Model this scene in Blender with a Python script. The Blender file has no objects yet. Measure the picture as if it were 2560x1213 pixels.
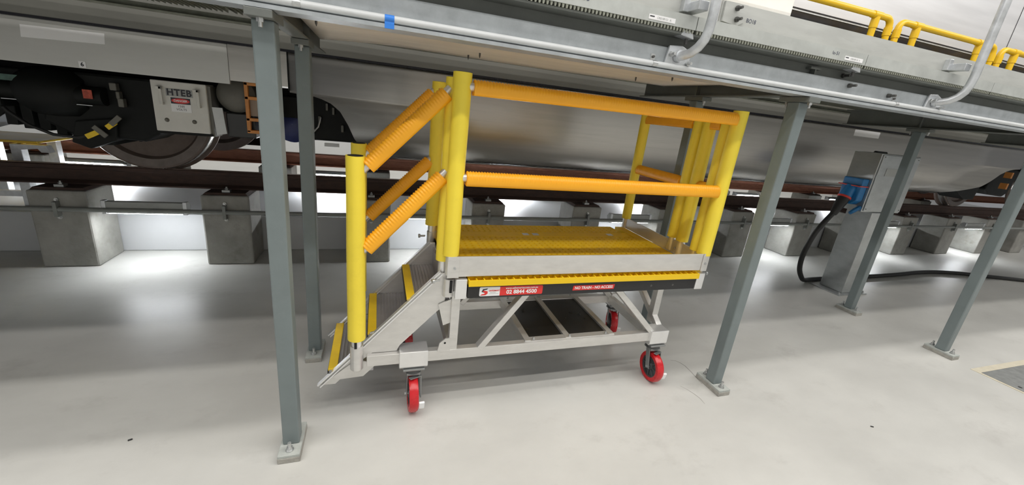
import bpy, math, random
from mathutils import Vector, Matrix
random.seed(7)
S = bpy.context.scene
COL = S.collection
# ------------------------------------------------------------------ camera, world, lights
cam_d = bpy.data.cameras.new('camera'); cam = bpy.data.objects.new('camera', cam_d); COL.objects.link(cam)
cam_d.sensor_width = 36.0; cam_d.sensor_fit = 'HORIZONTAL'; cam_d.lens = 983.009/2560*36
cam_d.shift_x = (1280-1262.94)/2560; cam_d.shift_y = (576.57-606.5)/2560
cam_d.clip_start = 0.05; cam_d.clip_end = 200
R_ = (0.950999, -0.291205, 0.103927); U_ = (-0.009550, 0.308299, 0.951242); F_ = (0.309047, 0.905622, -0.290411)
cam.matrix_world = Matrix(((R_[0], U_[0], -F_[0], 0), (R_[1], U_[1], -F_[1], 0), (R_[2], U_[2], -F_[2], 1.6), (0, 0, 0, 1)))
S.camera = cam
W = bpy.data.worlds.new('world'); S.world = W; W.use_nodes = True
W.node_tree.nodes['Background'].inputs[0].default_value = (0.95, 0.97, 1.0, 1)
W.node_tree.nodes['Background'].inputs[1].default_value = 0.20
def area(name, loc, sx, sy, power, rot=(0, 0, 0), col=(1, .965, .915)):
    d = bpy.data.lights.new(name, 'AREA'); d.shape = 'RECTANGLE'; d.size = sx; d.size_y = sy; d.energy = power; d.color = col
    o = bpy.data.objects.new(name, d); COL.objects.link(o); o.location = loc; o.rotation_euler = rot
    return o
# three rows of ceiling batten lamps above the aisle, one row beyond the train
for yy, pw in ((0.94, 260), (-0.39, 270), (-1.76, 310)):
    area('ceiling_lamp_row', (3.5, yy, 6.5), 22, .22, pw*1.25)
area('ceiling_lamp_row', (3.5, 8.3, 6.5), 22, .22, 520)
S.view_settings.view_transform = 'Standard'; S.view_settings.look = 'None'
S.view_settings.exposure = 0.22; S.view_settings.gamma = 1.0; S.view_settings.use_curve_mapping = False

# ------------------------------------------------------------------ materials
MATS = {}
def mat(name, col, rough=.5, metal=0., var=.12, scale=6., stretch=(1, 1, 1), bump=0., bscale=60., emit=None, spots=None, coat=0.):
    if name in MATS: return MATS[name]
    m = bpy.data.materials.new(name); m.use_nodes = True; nt = m.node_tree; N = nt.nodes; L = nt.links
    b = N['Principled BSDF']; b.inputs['Roughness'].default_value = rough; b.inputs['Metallic'].default_value = metal
    if coat: b.inputs['Coat Weight'].default_value = coat; b.inputs['Coat Roughness'].default_value = .2
    geo = N.new('ShaderNodeNewGeometry'); mp = N.new('ShaderNodeMapping'); mp.inputs['Scale'].default_value = stretch
    L.new(geo.outputs['Position'], mp.inputs['Vector'])
    nz = N.new('ShaderNodeTexNoise'); nz.inputs['Scale'].default_value = scale; nz.inputs['Detail'].default_value = 6; nz.inputs['Roughness'].default_value = .62
    L.new(mp.outputs['Vector'], nz.inputs['Vector'])
    r = N.new('ShaderNodeValToRGB'); e = r.color_ramp.elements
    e[0].position = .3; e[1].position = .72
    e[0].color = (*[max(0, c*(1-var)) for c in col], 1); e[1].color = (*[min(1, c*(1+var)) for c in col], 1)
    L.new(nz.outputs['Fac'], r.inputs['Fac'])
    out = r.outputs['Color']
    if spots:
        scol, sscale, amount = spots
        n2 = N.new('ShaderNodeTexNoise'); n2.inputs['Scale'].default_value = sscale; n2.inputs['Detail'].default_value = 8; n2.inputs['Roughness'].default_value = .7
        L.new(mp.outputs['Vector'], n2.inputs['Vector'])
        r2 = N.new('ShaderNodeValToRGB'); r2.color_ramp.elements[0].position = .56; r2.color_ramp.elements[1].position = .72
        r2.color_ramp.elements[0].color = (0, 0, 0, 1); r2.color_ramp.elements[1].color = (amount, amount, amount, 1)
        L.new(n2.outputs['Fac'], r2.inputs['Fac'])
        mx = N.new('ShaderNodeMixRGB'); mx.inputs['Color2'].default_value = (*scol, 1)
        L.new(r2.outputs['Color'], mx.inputs['Fac']); L.new(out, mx.inputs['Color1']); out = mx.outputs['Color']
    L.new(out, b.inputs['Base Color'])
    rr = N.new('ShaderNodeMapRange'); rr.inputs['To Min'].default_value = max(0.03, rough-.09); rr.inputs['To Max'].default_value = min(1, rough+.09)
    L.new(nz.outputs['Fac'], rr.inputs['Value']); L.new(rr.outputs['Result'], b.inputs['Roughness'])
    if bump:
        n3 = N.new('ShaderNodeTexNoise'); n3.inputs['Scale'].default_value = bscale; n3.inputs['Detail'].default_value = 4
        L.new(mp.outputs['Vector'], n3.inputs['Vector'])
        bp = N.new('ShaderNodeBump'); bp.inputs['Strength'].default_value = bump; bp.inputs['Distance'].default_value = .01
        L.new(n3.outputs['Fac'], bp.inputs['Height']); L.new(bp.outputs['Normal'], b.inputs['Normal'])
    if emit:
        b.inputs['Emission Color'].default_value = (*emit[0], 1); b.inputs['Emission Strength'].default_value = emit[1]
    MATS[name] = m
    return m
M_floor = mat('floor_concrete', (.505, .502, .478), .36, 0, .10, 1.1, (1, 1.5, 1), .04, 30, spots=((.36, .35, .33), 2.3, .45))
M_conc = mat('pier_concrete', (.27, .265, .245), .8, 0, .22, 5, bump=.25, bscale=35, spots=((.15, .14, .12), 4.0, .6))
M_plinth = mat('plinth_paint', (.46, .47, .48), .55, 0, .05, 2)
M_wall = mat('wall_paint', (.72, .73, .72), .7, 0, .04, 1)
M_paint = mat('column_paint', (.165, .197, .20), .42, 0, .06, 8, spots=((.21, .235, .235), 14, .35))
M_grout = mat('grout', (.33, .32, .29), .85, 0, .2, 30, bump=.2)
M_plate = mat('plate_paint', (.38, .40, .38), .6, 0, .15, 30)
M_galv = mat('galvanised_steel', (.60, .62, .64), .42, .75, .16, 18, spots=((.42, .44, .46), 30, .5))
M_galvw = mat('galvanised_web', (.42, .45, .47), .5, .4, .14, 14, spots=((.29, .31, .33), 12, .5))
M_galvp = mat('galvanised_plate', (.52, .53, .51), .5, .35, .08, 4, (1, 1, 6), spots=((.40, .41, .40), 6, .5))
M_plank = mat('plank_steel', (.50, .52, .50), .5, .4, .1, 12)
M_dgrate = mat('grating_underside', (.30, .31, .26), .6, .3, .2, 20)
M_dark = mat('beam_paint_dark', (.14, .15, .14), .55, 0, .12, 8)
M_cond = mat('conduit_grey', (.62, .64, .65), .45, 0, .06, 10)
M_condd = mat('conduit_dark', (.20, .21, .20), .5, 0, .1, 10)
M_ply = mat('plywood', (.90, .83, .73), .6, 0, .07, 2.5, (1, 5, 1), spots=((.74, .64, .52), 3, .3))
M_tape = mat('blue_tape', (.03, .22, .75), .5, 0, .05)
M_alu = mat('aluminium', (.70, .69, .67), .38, .7, .07, 9, (1, 1, 3), spots=((.58, .565, .54), 7, .4))
M_alub = mat('aluminium_bright', (.84, .84, .84), .32, .75, .05, 9)
M_tread = mat('tread_aluminium', (.46, .45, .47), .42, .8, .08, 12)
M_yel = mat('yellow_foam', (.93, .73, .055), .5, 0, .05, 5, spots=((.58, .42, .03), 9, .18))
M_ora = mat('orange_cover', (1.0, .44, .012), .42, 0, .05, 6)
M_frp = mat('yellow_grating', (.95, .60, .008), .5, 0, .08, 9, spots=((.70, .42, .01), 5, .35))
M_frpe = mat('yellow_edge', (.88, .58, .004), .45, 0, .03, 9)
M_nos = mat('nosing_yellow', (.82, .56, .02), .55, 0, .06, 14)
M_blk = mat('black_rubber', (.016, .016, .017), .45, 0, .2, 15)
M_blkp = mat('black_panel', (.012, .012, .012), .3, 0, .2, 10)
M_hole = mat('dark_hollow', (.01, .01, .01), .8, 0, .1)
M_red = mat('red_polyurethane', (.52, .012, .018), .28, 0, .08, 20, spots=((.25, .01, .012), 24, .5))
M_hub = mat('hub_plastic', (.06, .065, .068), .4, 0, .1)
M_fork = mat('fork_zinc', (.30, .31, .31), .4, .7, .1)
M_pedal = mat('pedal_white', (.85, .86, .87), .4, 0, .03)
M_bolt = mat('bolt_zinc', (.55, .56, .56), .35, .8, .15, 60)
M_boltd = mat('bolt_dark', (.10, .10, .095), .5, .4, .2, 60)
M_rust = mat('rail_rust', (.045, .024, .018), .8, 0, .35, 12, (1, 3, 3), bump=.15, bscale=50)
M_rustl = mat('rail_rust_light', (.30, .125, .075), .75, 0, .22, 12, (1, 3, 3), bump=.15, bscale=50)
M_head = mat('rail_head', (.30, .22, .18), .4, .6, .3, 12, (.5, 6, 3))
M_stain = mat('train_stainless', (.45, .435, .41), .33, .85, .07, 3.0, (.35, 1, 9), spots=((.33, .32, .30), 2.0, .5))
M_skirt = mat('train_skirt', (.56, .56, .54), .45, .55, .06, 2.2, (.6, 1, 3))
M_upper = mat('train_body', (.80, .80, .82), .35, .5, .05, 2, (.3, 1, 5))
M_white = mat('train_white', (.88, .88, .87), .4, 0, .02)
M_band = mat('train_black_band', (.012, .012, .016), .25, 0, .2, 4)
M_bog = mat('bogie_black', (.007, .008, .0075), .55, 0, .35, 10)
M_bog.node_tree.nodes['Principled BSDF'].inputs['Specular IOR Level'].default_value = .2
M_bog2 = mat('bogie_brown', (.13, .10, .085), .55, .3, .25, 9)
M_tyre = mat('wheel_steel', (.55, .53, .50), .25, .95, .1, 20)
M_wrim = mat('wheel_rim', (.12, .10, .09), .45, .5, .25, 12)
M_boxw = mat('box_white', (.66, .65, .61), .5, 0, .05, 10)
M_blue = mat('motor_blue', (.01, .02, .11), .4, 0, .3, 10)
M_orab = mat('bracket_orange', (.62, .25, .06), .5, 0, .12, 12)
M_tank = mat('air_tank', (.14, .135, .115), .5, .1, .15, 8)
M_railY = mat('guardrail_yellow', (.80, .50, .012), .35, 0, .05, 7)
M_stk_r = mat('sticker_red', (.72, .035, .03), .4, 0, .02)
M_stk_w = mat('sticker_white', (.85, .85, .86), .4, 0, .02)
M_stk_k = mat('sticker_black', (.012, .012, .02), .4, 0, .02)
M_grey = mat('sticker_grey', (.36, .37, .36), .5, 0, .05)
M_bluep = mat('plug_blue', (.015, .17, .42), .4, 0, .12, 14)
M_cable = mat('cable_rubber', (.013, .013, .013), .55, 0, .2, 20)
M_pbox = mat('pedestal_steel', (.47, .49, .49), .34, .85, .12, 6, (1, 1, 2))
M_fix = mat('fixture_grey', (.30, .31, .30), .45, .3, .1, 10)
M_glow = mat('lamp_glow', (1, 1, 1), .5, 0, 0, emit=((.94, .97, 1.0), 75.0))
M_cover = mat('cover_steel', (.30, .31, .305), .45, .5, .15, 20, bump=.1, bscale=120)
M_seal = mat('cover_seal', (.52, .48, .38), .8, 0, .1, 20)
M_ink = mat('marker_ink', (.05, .06, .10), .5, 0, .0)

# ------------------------------------------------------------------ mesh helpers
class MB:
    def __init__(s): s.v = []; s.f = []
    def quadgrid(s, rows, closed=False):
        n = len(s.v); w = len(rows[0])
        for r in rows: s.v += [tuple(p) for p in r]
        for i in range(len(rows)-1):
            for j in range(w if closed else w-1):
                a = n+i*w+j; b = n+i*w+(j+1) % w
                s.f.append((a, b, b+w, a+w))
        return n
    def box(s, x0, x1, y0, y1, z0, z1):
        n = len(s.v)
        s.v += [(x0, y0, z0), (x1, y0, z0), (x1, y1, z0), (x0, y1, z0), (x0, y0, z1), (x1, y0, z1), (x1, y1, z1), (x0, y1, z1)]
        s.f += [tuple(n+i for i in q) for q in ((3, 2, 1, 0), (4, 5, 6, 7), (0, 1, 5, 4), (1, 2, 6, 5), (2, 3, 7, 6), (3, 0, 4, 7))]
        return s
    def prism(s, poly, a0, a1, ax='y'):
        # poly 2d: ax 'y' -> (x,z); ax 'x' -> (y,z); ax 'z' -> (x,y)
        def P(p, a): return (p[0], a, p[1]) if ax == 'y' else ((a, p[0], p[1]) if ax == 'x' else (p[0], p[1], a))
        n = len(s.v); k = len(poly)
        s.v += [P(p, a0) for p in poly]+[P(p, a1) for p in poly]
        s.f.append(tuple(n+i for i in range(k))); s.f.append(tuple(n+k+i for i in reversed(range(k))))
        for i in range(k): s.f.append((n+i, n+k+i, n+k+(i+1) % k, n+(i+1) % k))
        return s
    def beam(s, p0, p1, w, h, up=(0, 0, 1)):
        p0 = Vector(p0); p1 = Vector(p1); t = (p1-p0).normalized(); u = Vector(up); sd = t.cross(u)
        if sd.length < 1e-4: sd = t.cross(Vector((0, 1, 0)))
        sd.normalize(); u = sd.cross(t).normalized(); n = len(s.v)
        for p in (p0, p1):
            for a, b in ((-1, -1), (1, -1), (1, 1), (-1, 1)): s.v.append(tuple(p+sd*a*w/2+u*b*h/2))
        s.f += [tuple(n+i for i in q) for q in ((0, 1, 2, 3), (7, 6, 5, 4), (0, 4, 5, 1), (1, 5, 6, 2), (2, 6, 7, 3), (3, 7, 4, 0))]
        return s
    def tube(s, pts, r, n=12, caps=True):
        pts = [Vector(p) for p in pts]; rows = []
        rs = r if isinstance(r, (list, tuple)) else [r]*len(pts)
        t0 = (pts[1]-pts[0]).normalized(); ref = Vector((0, 0, 1)) if abs(t0.z) < .9 else Vector((1, 0, 0))
        sd = t0.cross(ref).normalized()
        for i, p in enumerate(pts):
            if i == 0: t = t0
            elif i == len(pts)-1: t = (pts[i]-pts[i-1]).normalized()
            else: t = ((pts[i+1]-pts[i]).normalized()+(pts[i]-pts[i-1]).normalized()).normalized()
            sd = (sd-t*sd.dot(t)).normalized(); u = t.cross(sd)
            rows.append([p+(sd*math.cos(2*math.pi*j/n)+u*math.sin(2*math.pi*j/n))*rs[i] for j in range(n)])
        b = s.quadgrid(rows, True)
        if caps:
            s.f.append(tuple(b+j for j in reversed(range(n)))); k = b+(len(rows)-1)*n
            s.f.append(tuple(k+j for j in range(n)))
        return s
    def lathe(s, prof, c, axis, n=32):
        # prof: list of (radius, along) ; axis unit vector; c centre
        c = Vector(c); ax = Vector(axis).normalized(); ref = Vector((0, 0, 1)) if abs(ax.z) < .9 else Vector((1, 0, 0))
        a = ax.cross(ref).normalized(); b = ax.cross(a)
        rows = [[c+ax*h+(a*math.cos(2*math.pi*j/n)+b*math.sin(2*math.pi*j/n))*max(r, 1e-4) for j in range(n)] for r, h in prof]
        s.quadgrid(rows, True); return s
    def bolt(s, p, axis, r=.009, h=.008):
        ax = Vector(axis).normalized(); p = Vector(p)
        s.tube([p, p+ax*h], r, 6); s.tube([p+ax*h, p+ax*(h*1.9)], r*.55, 6); return s
ORG = {}
def finish(o, smooth, bevel):
    me = o.data
    if smooth:
        me.polygons.foreach_set('use_smooth', [True]*len(me.polygons)); me.set_sharp_from_angle(angle=math.radians(38))
    if bevel:
        b = o.modifiers.new('bevel', 'BEVEL'); b.width = bevel; b.segments = 2; b.limit_method = 'ANGLE'; b.angle_limit = math.radians(40)
def part(name, mb, m, parent=None, smooth=False, bevel=0., origin=None, label=None):
    """one mesh object; mb in world coordinates"""
    xs = [v[0] for v in mb.v]; ys = [v[1] for v in mb.v]; zs = [v[2] for v in mb.v]
    o0 = origin or ((min(xs)+max(xs))/2, (min(ys)+max(ys))/2, min(zs))
    me = bpy.data.meshes.new(name); me.from_pydata([(v[0]-o0[0], v[1]-o0[1], v[2]-o0[2]) for v in mb.v], [], mb.f); me.update()
    import bmesh
    bm = bmesh.new(); bm.from_mesh(me); bmesh.ops.recalc_face_normals(bm, faces=bm.faces); bm.to_mesh(me); bm.free()
    me.materials.append(m)
    o = bpy.data.objects.new(name, me); COL.objects.link(o)
    po = ORG[parent] if parent else (0, 0, 0)
    o.parent = parent; o.location = (o0[0]-po[0], o0[1]-po[1], o0[2]-po[2]); ORG[o] = o0
    if label: o['label'] = label
    finish(o, smooth, bevel)
    return o
def tag(o, label=None, cat=None, group=None, kind=None):
    if label: o['label'] = label
    if cat: o['category'] = cat
    if group: o['group'] = group
    if kind: o['kind'] = kind
    return o
def thing(name, label, cat, loc, group=None):
    o = bpy.data.objects.new(name, None); COL.objects.link(o); o.location = loc; ORG[o] = tuple(loc); o.empty_display_size = .1
    return tag(o, label, cat, group)
def struct(name, mb, m, label=None, bevel=0.):
    o = part(name, mb, m, None, bevel=bevel); return tag(o, label, None, None, 'structure')
def dup(root, delta, label=None):
    """copy of a thing and of its parts and sub-parts"""
    r = root.copy(); COL.objects.link(r); r.location = Vector(root.location)+Vector(delta); ORG[r] = tuple(r.location)
    if label: r['label'] = label
    def rec(a, b):
        for ch in list(a.children):
            c = ch.copy(); COL.objects.link(c); c.parent = b; rec(ch, c)
    rec(root, r); return r
FONT = None
def text(name, s, size, origin, xdir, ydir, m, parent, align='CENTER', sx=1.0, off=.0008, thick=0.0, spacing=1.0):
    cu = bpy.data.curves.new(name, 'FONT'); cu.body = s; cu.size = size; cu.align_x = align; cu.align_y = 'CENTER'; cu.offset = thick; cu.resolution_u = 3
    cu.space_character = spacing
    ob = bpy.data.objects.new(name+'_tmp', cu); COL.objects.link(ob)
    dg = bpy.context.evaluated_depsgraph_get(); me = bpy.data.meshes.new_from_object(ob.evaluated_get(dg)); COL.objects.unlink(ob); bpy.data.objects.remove(ob)
    X = Vector(xdir).normalized(); Y = Vector(ydir).normalized(); Z = X.cross(Y)
    mb = MB(); o = Vector(origin)
    mb.v = [tuple(o+X*(v.co.x*sx)+Y*v.co.y+Z*off) for v in me.vertices]; mb.f = [tuple(p.vertices) for p in me.polygons]
    bpy.data.meshes.remove(me)
    return part(name, mb, m, parent)
XD, YD, ZD = (1, 0, 0), (0, 1, 0), (0, 0, 1)

# ================================================================== THE SETTING
struct('floor', MB().box(-14, 22, -9, 14, -.2, 0), M_floor, 'pale grey sealed concrete floor')
FLOOR = bpy.data.objects['floor']
def crack(P, w):
    P = [Vector((p[0], p[1], 0)) for p in P]; rows = []
    for i, p in enumerate(P):
        t = (P[min(i+1, len(P)-1)]-P[max(i-1, 0)]).normalized(); nrm = Vector((-t.y, t.x, 0)); ww = w*(.35+.65*math.sin(math.pi*(i+.5)/len(P)))
        rows.append([p-nrm*ww/2+Vector((0, 0, .0005)), p+nrm*ww/2+Vector((0, 0, .0005))])
    mb = MB(); mb.quadgrid(rows); part('floor_crack', mb, mat('crack_dark', (.22, .21, .19), .9), FLOOR)
crack([(2.03, 1.945), (2.068, 1.93), (2.085, 1.905), (2.095, 1.869), (2.09, 1.80), (2.081, 1.752), (2.071, 1.679)], .005)
crack([(1.898, 1.688), (1.92, 1.65), (1.937, 1.605), (1.945, 1.56), (1.938, 1.514)], .003)
struct('wall_back', MB().box(-14, 22, 11, 11.2, 0, 6), M_wall, 'pale wall beyond the train')
struct('wall_front', MB().box(-14, 22, -6.2, -6, 0, 6), M_wall, 'pale wall behind the aisle')
struct('trim_1', MB().box(-9, 20, 4.262, 5.42, 0, .36), M_plinth, 'grey painted plinth between the two rails', bevel=.01)

# ================================================================== TRACK: piers, rails
PX = [-2.393, -1.267]+[-2.420+1.1805*n for n in range(2, 13)]
PW, PY0, PY1, PZ = .364, 3.894, 4.245, .640
ORD = ['leftmost', 'second', 'third', 'fourth', 'fifth', 'sixth', 'seventh', 'eighth', 'ninth', 'tenth', 'eleventh', 'twelfth', 'thirteenth', 'fourteenth']
proto = {}
def make_pier(x, y0, y1, label, group):
    key = y0
    if key in proto:
        return dup(proto[key][0], (x-proto[key][1], 0, 0), label)
    t = thing('concrete_pier', label, 'concrete pier', (x, (y0+y1)/2, 0), group)
    part('block', MB().box(x-PW/2, x+PW/2, y0, y1, 0, PZ), M_conc, t, bevel=.014)
    part('rail_seat', MB().prism([(x-.17, PZ), (x+.17, PZ), (x+.15, PZ+.02), (x-.15, PZ+.02)], y0+.03, y1-.03), M_rust, t)
    for s in (-1, 1):
        b = MB(); yc = (y0+y1)/2+s*.105
        b.box(x-.03, x+.03, yc-.025, yc+.025, PZ+.02, PZ+.04); b.bolt((x, yc, PZ+.04), ZD, .014, .014)
        part('rail_clip', b, M_fork if s < 0 else M_boltd, t)
    proto[key] = (t, x); return t
for n, x in enumerate(PX):
    make_pier(x, PY0, PY1, ('leftmost concrete pier under the near rail' if n == 0 else '%s concrete pier from the left under the near rail' % ORD[n]), 'near row of rail piers')
FPX = [-3.57+1.1805*n for n in range(0, 14)]
for n, x in enumerate(FPX):
    make_pier(x, 5.46, 5.81, ('leftmost concrete pier under the far rail, behind the plinth' if n == 0 else '%s concrete pier from the left under the far rail' % ORD[n]), 'far row of rail piers')
def rail(yc, name, label, mfoot):
    z0, z1 = PZ+.0202, .814
    t = thing(name, label, 'rail', (3, yc, z0))
    prof = [(-.07, z0), (.07, z0), (.07, z0+.012), (.02, z0+.03), (.009, z0+.05), (.009, z1-.045), (.034, z1-.036), (.036, z1-.008), (.026, z1), (-.026, z1), (-.036, z1-.008), (-.034, z1-.036), (-.009, z1-.045), (-.009, z0+.05), (-.02, z0+.03), (-.07, z0+.012)]
    part('web_and_foot', MB().prism([(yc+a, z) for a, z in prof], -9, 20, 'x'), mfoot, t, smooth=True)
    part('running_surface', MB().box(-9, 20, yc-.022, yc+.022, z1, z1+.0015), M_head, t)
rail(4.13, 'running_rail', 'dark rusty running rail nearest the walkway, carried on concrete piers', M_rust)
rail(5.635, 'running_rail', 'lighter rust-brown running rail on the far side of the track', M_rustl)
# conduit along the pier faces
cd = thing('pier_conduit', 'long grey conduit clipped along the faces of the near piers', 'conduit', (3, 3.868, .49))
part('pipe', MB().tube([(-9, 3.868, .499), (20, 3.868, .499)], .019, 10), M_condd, cd, smooth=True)
for n, x in enumerate(PX):
    b = MB(); b.box(x-.012, x+.012, 3.846, 3.894, .44, .56)
    part('saddle_clip', b, M_condd, cd)
    for zz in (.572, .428): part('clip_bolt', MB().bolt((x, 3.893, zz), (0, -1, 0), .015, .012), M_bolt, cd)
# pit light fittings
def fixture(xc, yc, facing, label, group, zc=.5):
    t = thing('pit_light', label, 'light fitting', (xc, yc, zc-.04), group); L = .27
    sgn = facing
    poly = [(yc-sgn*.03, zc-.045), (yc+sgn*.02, zc-.045), (yc+sgn*.045, zc+.02), (yc+sgn*.01, zc+.055), (yc-sgn*.03, zc+.055)]
    part('housing', MB().prism(poly, xc-L, xc+L, 'x'), M_fix, t, bevel=.006)
    g = [(yc-sgn*.026, zc-.0465), (yc+sgn*.019, zc-.0465), (yc+sgn*.019, zc-.0452), (yc-sgn*.026, zc-.0452)] if sgn > 0 else [(yc-sgn*.025, zc-.048), (yc+sgn*.0225, zc-.048), (yc+sgn*.0475, zc+.02), (yc+sgn*.040, zc+.018), (yc+sgn*.018, zc-.043), (yc-sgn*.025, zc-.043)]
    part('diffuser', MB().prism(g, xc-L+.02, xc+L-.02, 'x'), M_glow, t)
    for s in (-1, 1):
        part('end_cap', MB().prism([(yc-sgn*.034, zc-.05), (yc+sgn*.025, zc-.05), (yc+sgn*.052, zc+.02), (yc+sgn*.012, zc+.062), (yc-sgn*.034, zc+.062)], xc+s*L-(.012 if s > 0 else .018), xc+s*L+(.018 if s > 0 else .012), 'x'), M_galv, t, bevel=.004)
    if sgn < 0:
        for s in (-1, 1): part('support_leg', MB().box(xc+s*.2-.015, xc+s*.2+.015, 5.405, 5.42, .36, zc-.04), M_galv, t)
    return t
bays = [('first', (PX[0]+PX[1])/2), ('third', (PX[2]+PX[3])/2), ('fifth', (PX[4]+PX[5])/2), ('seventh', (PX[6]+PX[7])/2), ('ninth', (PX[8]+PX[9])/2), ('eleventh', (PX[10]+PX[11])/2)]
f0 = None
for nm, xc in bays:
    lb = 'grey pit light fitting on the conduit in the %s gap between near piers' % nm
    if f0 is None: f0 = fixture(xc, 3.905, 1, lb, 'pit lights on the near piers', .515); fx0 = xc
    else: dup(f0, (xc-fx0, 0, 0), lb)
f1 = None
for i, xc in enumerate((-2.93, -.57, 1.78, 4.07, 6.40, 8.79)):
    lb = '%s glowing strip light mounted along the far rail piers' % ('leftmost' if i == 0 else ORD[i]+' from left')
    if f1 is None: f1 = fixture(xc, 5.43, -1, lb, 'strip lights on the far piers', .575); fx1 = xc
    else: dup(f1, (xc-fx1, 0, 0), lb)
# galvanised stand at the left edge behind the near rail
t = thing('galvanised_stand', 'galvanised steel stand with a yellow top plate at the left edge behind the near rail', 'stand', (-3.0, 4.6, .36))
for xx in (-2.93, -3.35):
    part('post', MB().box(xx-.035, xx+.035, 4.45, 4.52, .36, .90), M_galv, t, bevel=.004)
    part('post', MB().box(xx-.035, xx+.035, 4.85, 4.92, .36, .90), M_galv, t, bevel=.004)
part('crossbar', MB().box(-3.35, -2.93, 4.46, 4.50, .60, .66), M_galv, t)
part('crossbar', MB().box(-3.35, -2.93, 4.46, 4.50, .44, .49), M_galv, t)
part('bracket', MB().prism([(-2.93, .90), (-2.72, .90), (-2.70, .84), (-2.76, .84), (-2.78, .87), (-2.93, .85)], 4.44, 4.50), M_galv, t)
part('top_plate', MB().box(-3.45, -2.76, 4.42, 4.95, .915, .935), M_railY, t, bevel=.004)

# ================================================================== THE TRAIN
TR = thing('train_car', 'stainless steel passenger train car standing on the rails behind the walkway', 'train car', (3, 4.88, .82))
YS = 3.40
# upper body
part('body_side', MB().box(-9, 20, YS, 6.36, 1.853, 4.3), M_upper, TR)
part('shaded_side_band', MB().box(-9, 20, YS-.004, YS+.02, 1.853, 2.10), mat('shaded_side_grey', (.135, .135, .12), .55, .1, .1, 3, (.4, 1, 2)), TR)  # lower car side coloured darker for the walkway underside's shade and dark reflection
part('seam_gasket', MB().box(-9, 20, YS-.008, YS+.02, 1.837, 1.853), M_band, TR)
part('black_stripe', MB().box(-9, 20, YS-.006, YS+.01, 2.45, 2.885), M_band, TR)
part('stripe_ledge', MB().box(-9, 20, YS-.012, YS+.01, 2.855, 2.867), M_galv, TR)
part('door_leaf', MB().box(2.55, 3.895, YS-.02, YS+.01, 2.55, 3.8), M_white, TR, bevel=.006)
part('body_seam', MB().box(7.6, 7.606, YS-.004, YS+.002, 2.9, 4.3), M_band, TR)
part('underframe', MB().box(-9, 20, YS+.06, 6.30, 1.60, 1.855), M_bog, TR)
# skirt over bogie (left) made of two panels
sk = MB().box(-9, -1.0, YS+.004, YS+.03, 1.575, 1.838); part('skirt_panel', sk, M_skirt, TR, bevel=.004)
sk = MB().box(-1.0+.001, -.632, YS+.004, YS+.03, 1.60, 1.838); part('skirt_panel', sk, M_stain, TR, bevel=.002)
# fairing between bogies: curved shell with shaped ends
prof = [(3.404, 1.838), (3.404, 1.74), (3.404, 1.64), (3.406, 1.575), (3.41, 1.50), (3.42, 1.42), (3.435, 1.34), (3.462, 1.26), (3.51, 1.185), (3.58, 1.13), (3.68, 1.09), (3.82, 1.067), (4.0, 1.055), (4.3, 1.05), (5.4, 1.05), (5.9, 1.07), (6.15, 1.13), (6.3, 1.26), (6.35, 1.5), (6.356, 1.838)]
def xl(z):
    P = [(1.0, .02), (1.10, -.055), (1.18, -.13), (1.253, -.184), (1.36, -.228), (1.457, -.283), (1.51, -.345), (1.545, -.43), (1.558, -.52), (1.5605, -.625), (1.9, -.625)]
    for (a, b), (c, d) in zip(P, P[1:]):
        if a <= z <= c: return b+(d-b)*(z-a)/(c-a)
    return P[-1][1]
def xr(z):
    P = [(1.0, 7.9), (1.10, 8.05), (1.18, 8.35), (1.25, 8.6), (1.36, 8.72), (1.457, 8.82), (1.51, 8.93), (1.545, 9.05), (1.56, 9.25), (1.9, 9.25)]
    for (a, b), (c, d) in zip(P, P[1:]):
        if a <= z <= c: return b+(d-b)*(z-a)/(c-a)
    return P[-1][1]
dense = []
for (a, b) in zip(prof, prof[1:]):
    n = 6
    for k in range(n): f = k/n; dense.append((a[0]+(b[0]-a[0])*f, a[1]+(b[1]-a[1])*f))
dense.append(prof[-1])
dense[0] = (3.404, 1.8365)
# smooth the polyline a little
for _ in range(14):
    dense = [dense[0]]+[((p[0]+2*q[0]+r[0])/4, (p[1]+2*q[1]+r[1])/4) for p, q, r in zip(dense, dense[1:], dense[2:])]+[dense[-1]]
rows = []
for y, z in dense:
    a, b = xl(z), xr(z); rows.append([(a+(b-a)*j/8, y, z) for j in range(9)])
mb = MB(); mb.quadgrid(rows)
fa = part('fairing', mb, M_stain, TR, smooth=True)
sm = fa.modifiers.new('thickness', 'SOLIDIFY'); sm.thickness = .012; sm.offset = -1
# seams on the fairing
part('panel_joint', MB().box(-.634, -.624, YS+.0035, YS+.006, 1.575, 1.838), M_bog, TR)
for zz, yy in ((1.112, 3.622), (1.098, 3.66)):
    part('fairing_seam', MB().box(0, 8.0, yy-.003, yy+.003, zz-.006, zz-.001), M_bog, TR)
part('skirt_panel', MB().box(9.26, 20, YS+.004, YS+.03, 1.575, 1.838), M_skirt, TR)
# end closures behind the arch
part('fairing_end', MB().box(.22, .25, 3.78, 6.0, 1.12, 1.7), M_bog, TR)
part('fairing_end', MB().box(7.8, 7.83, 3.78, 6.0, 1.12, 1.7), M_bog, TR)
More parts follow.
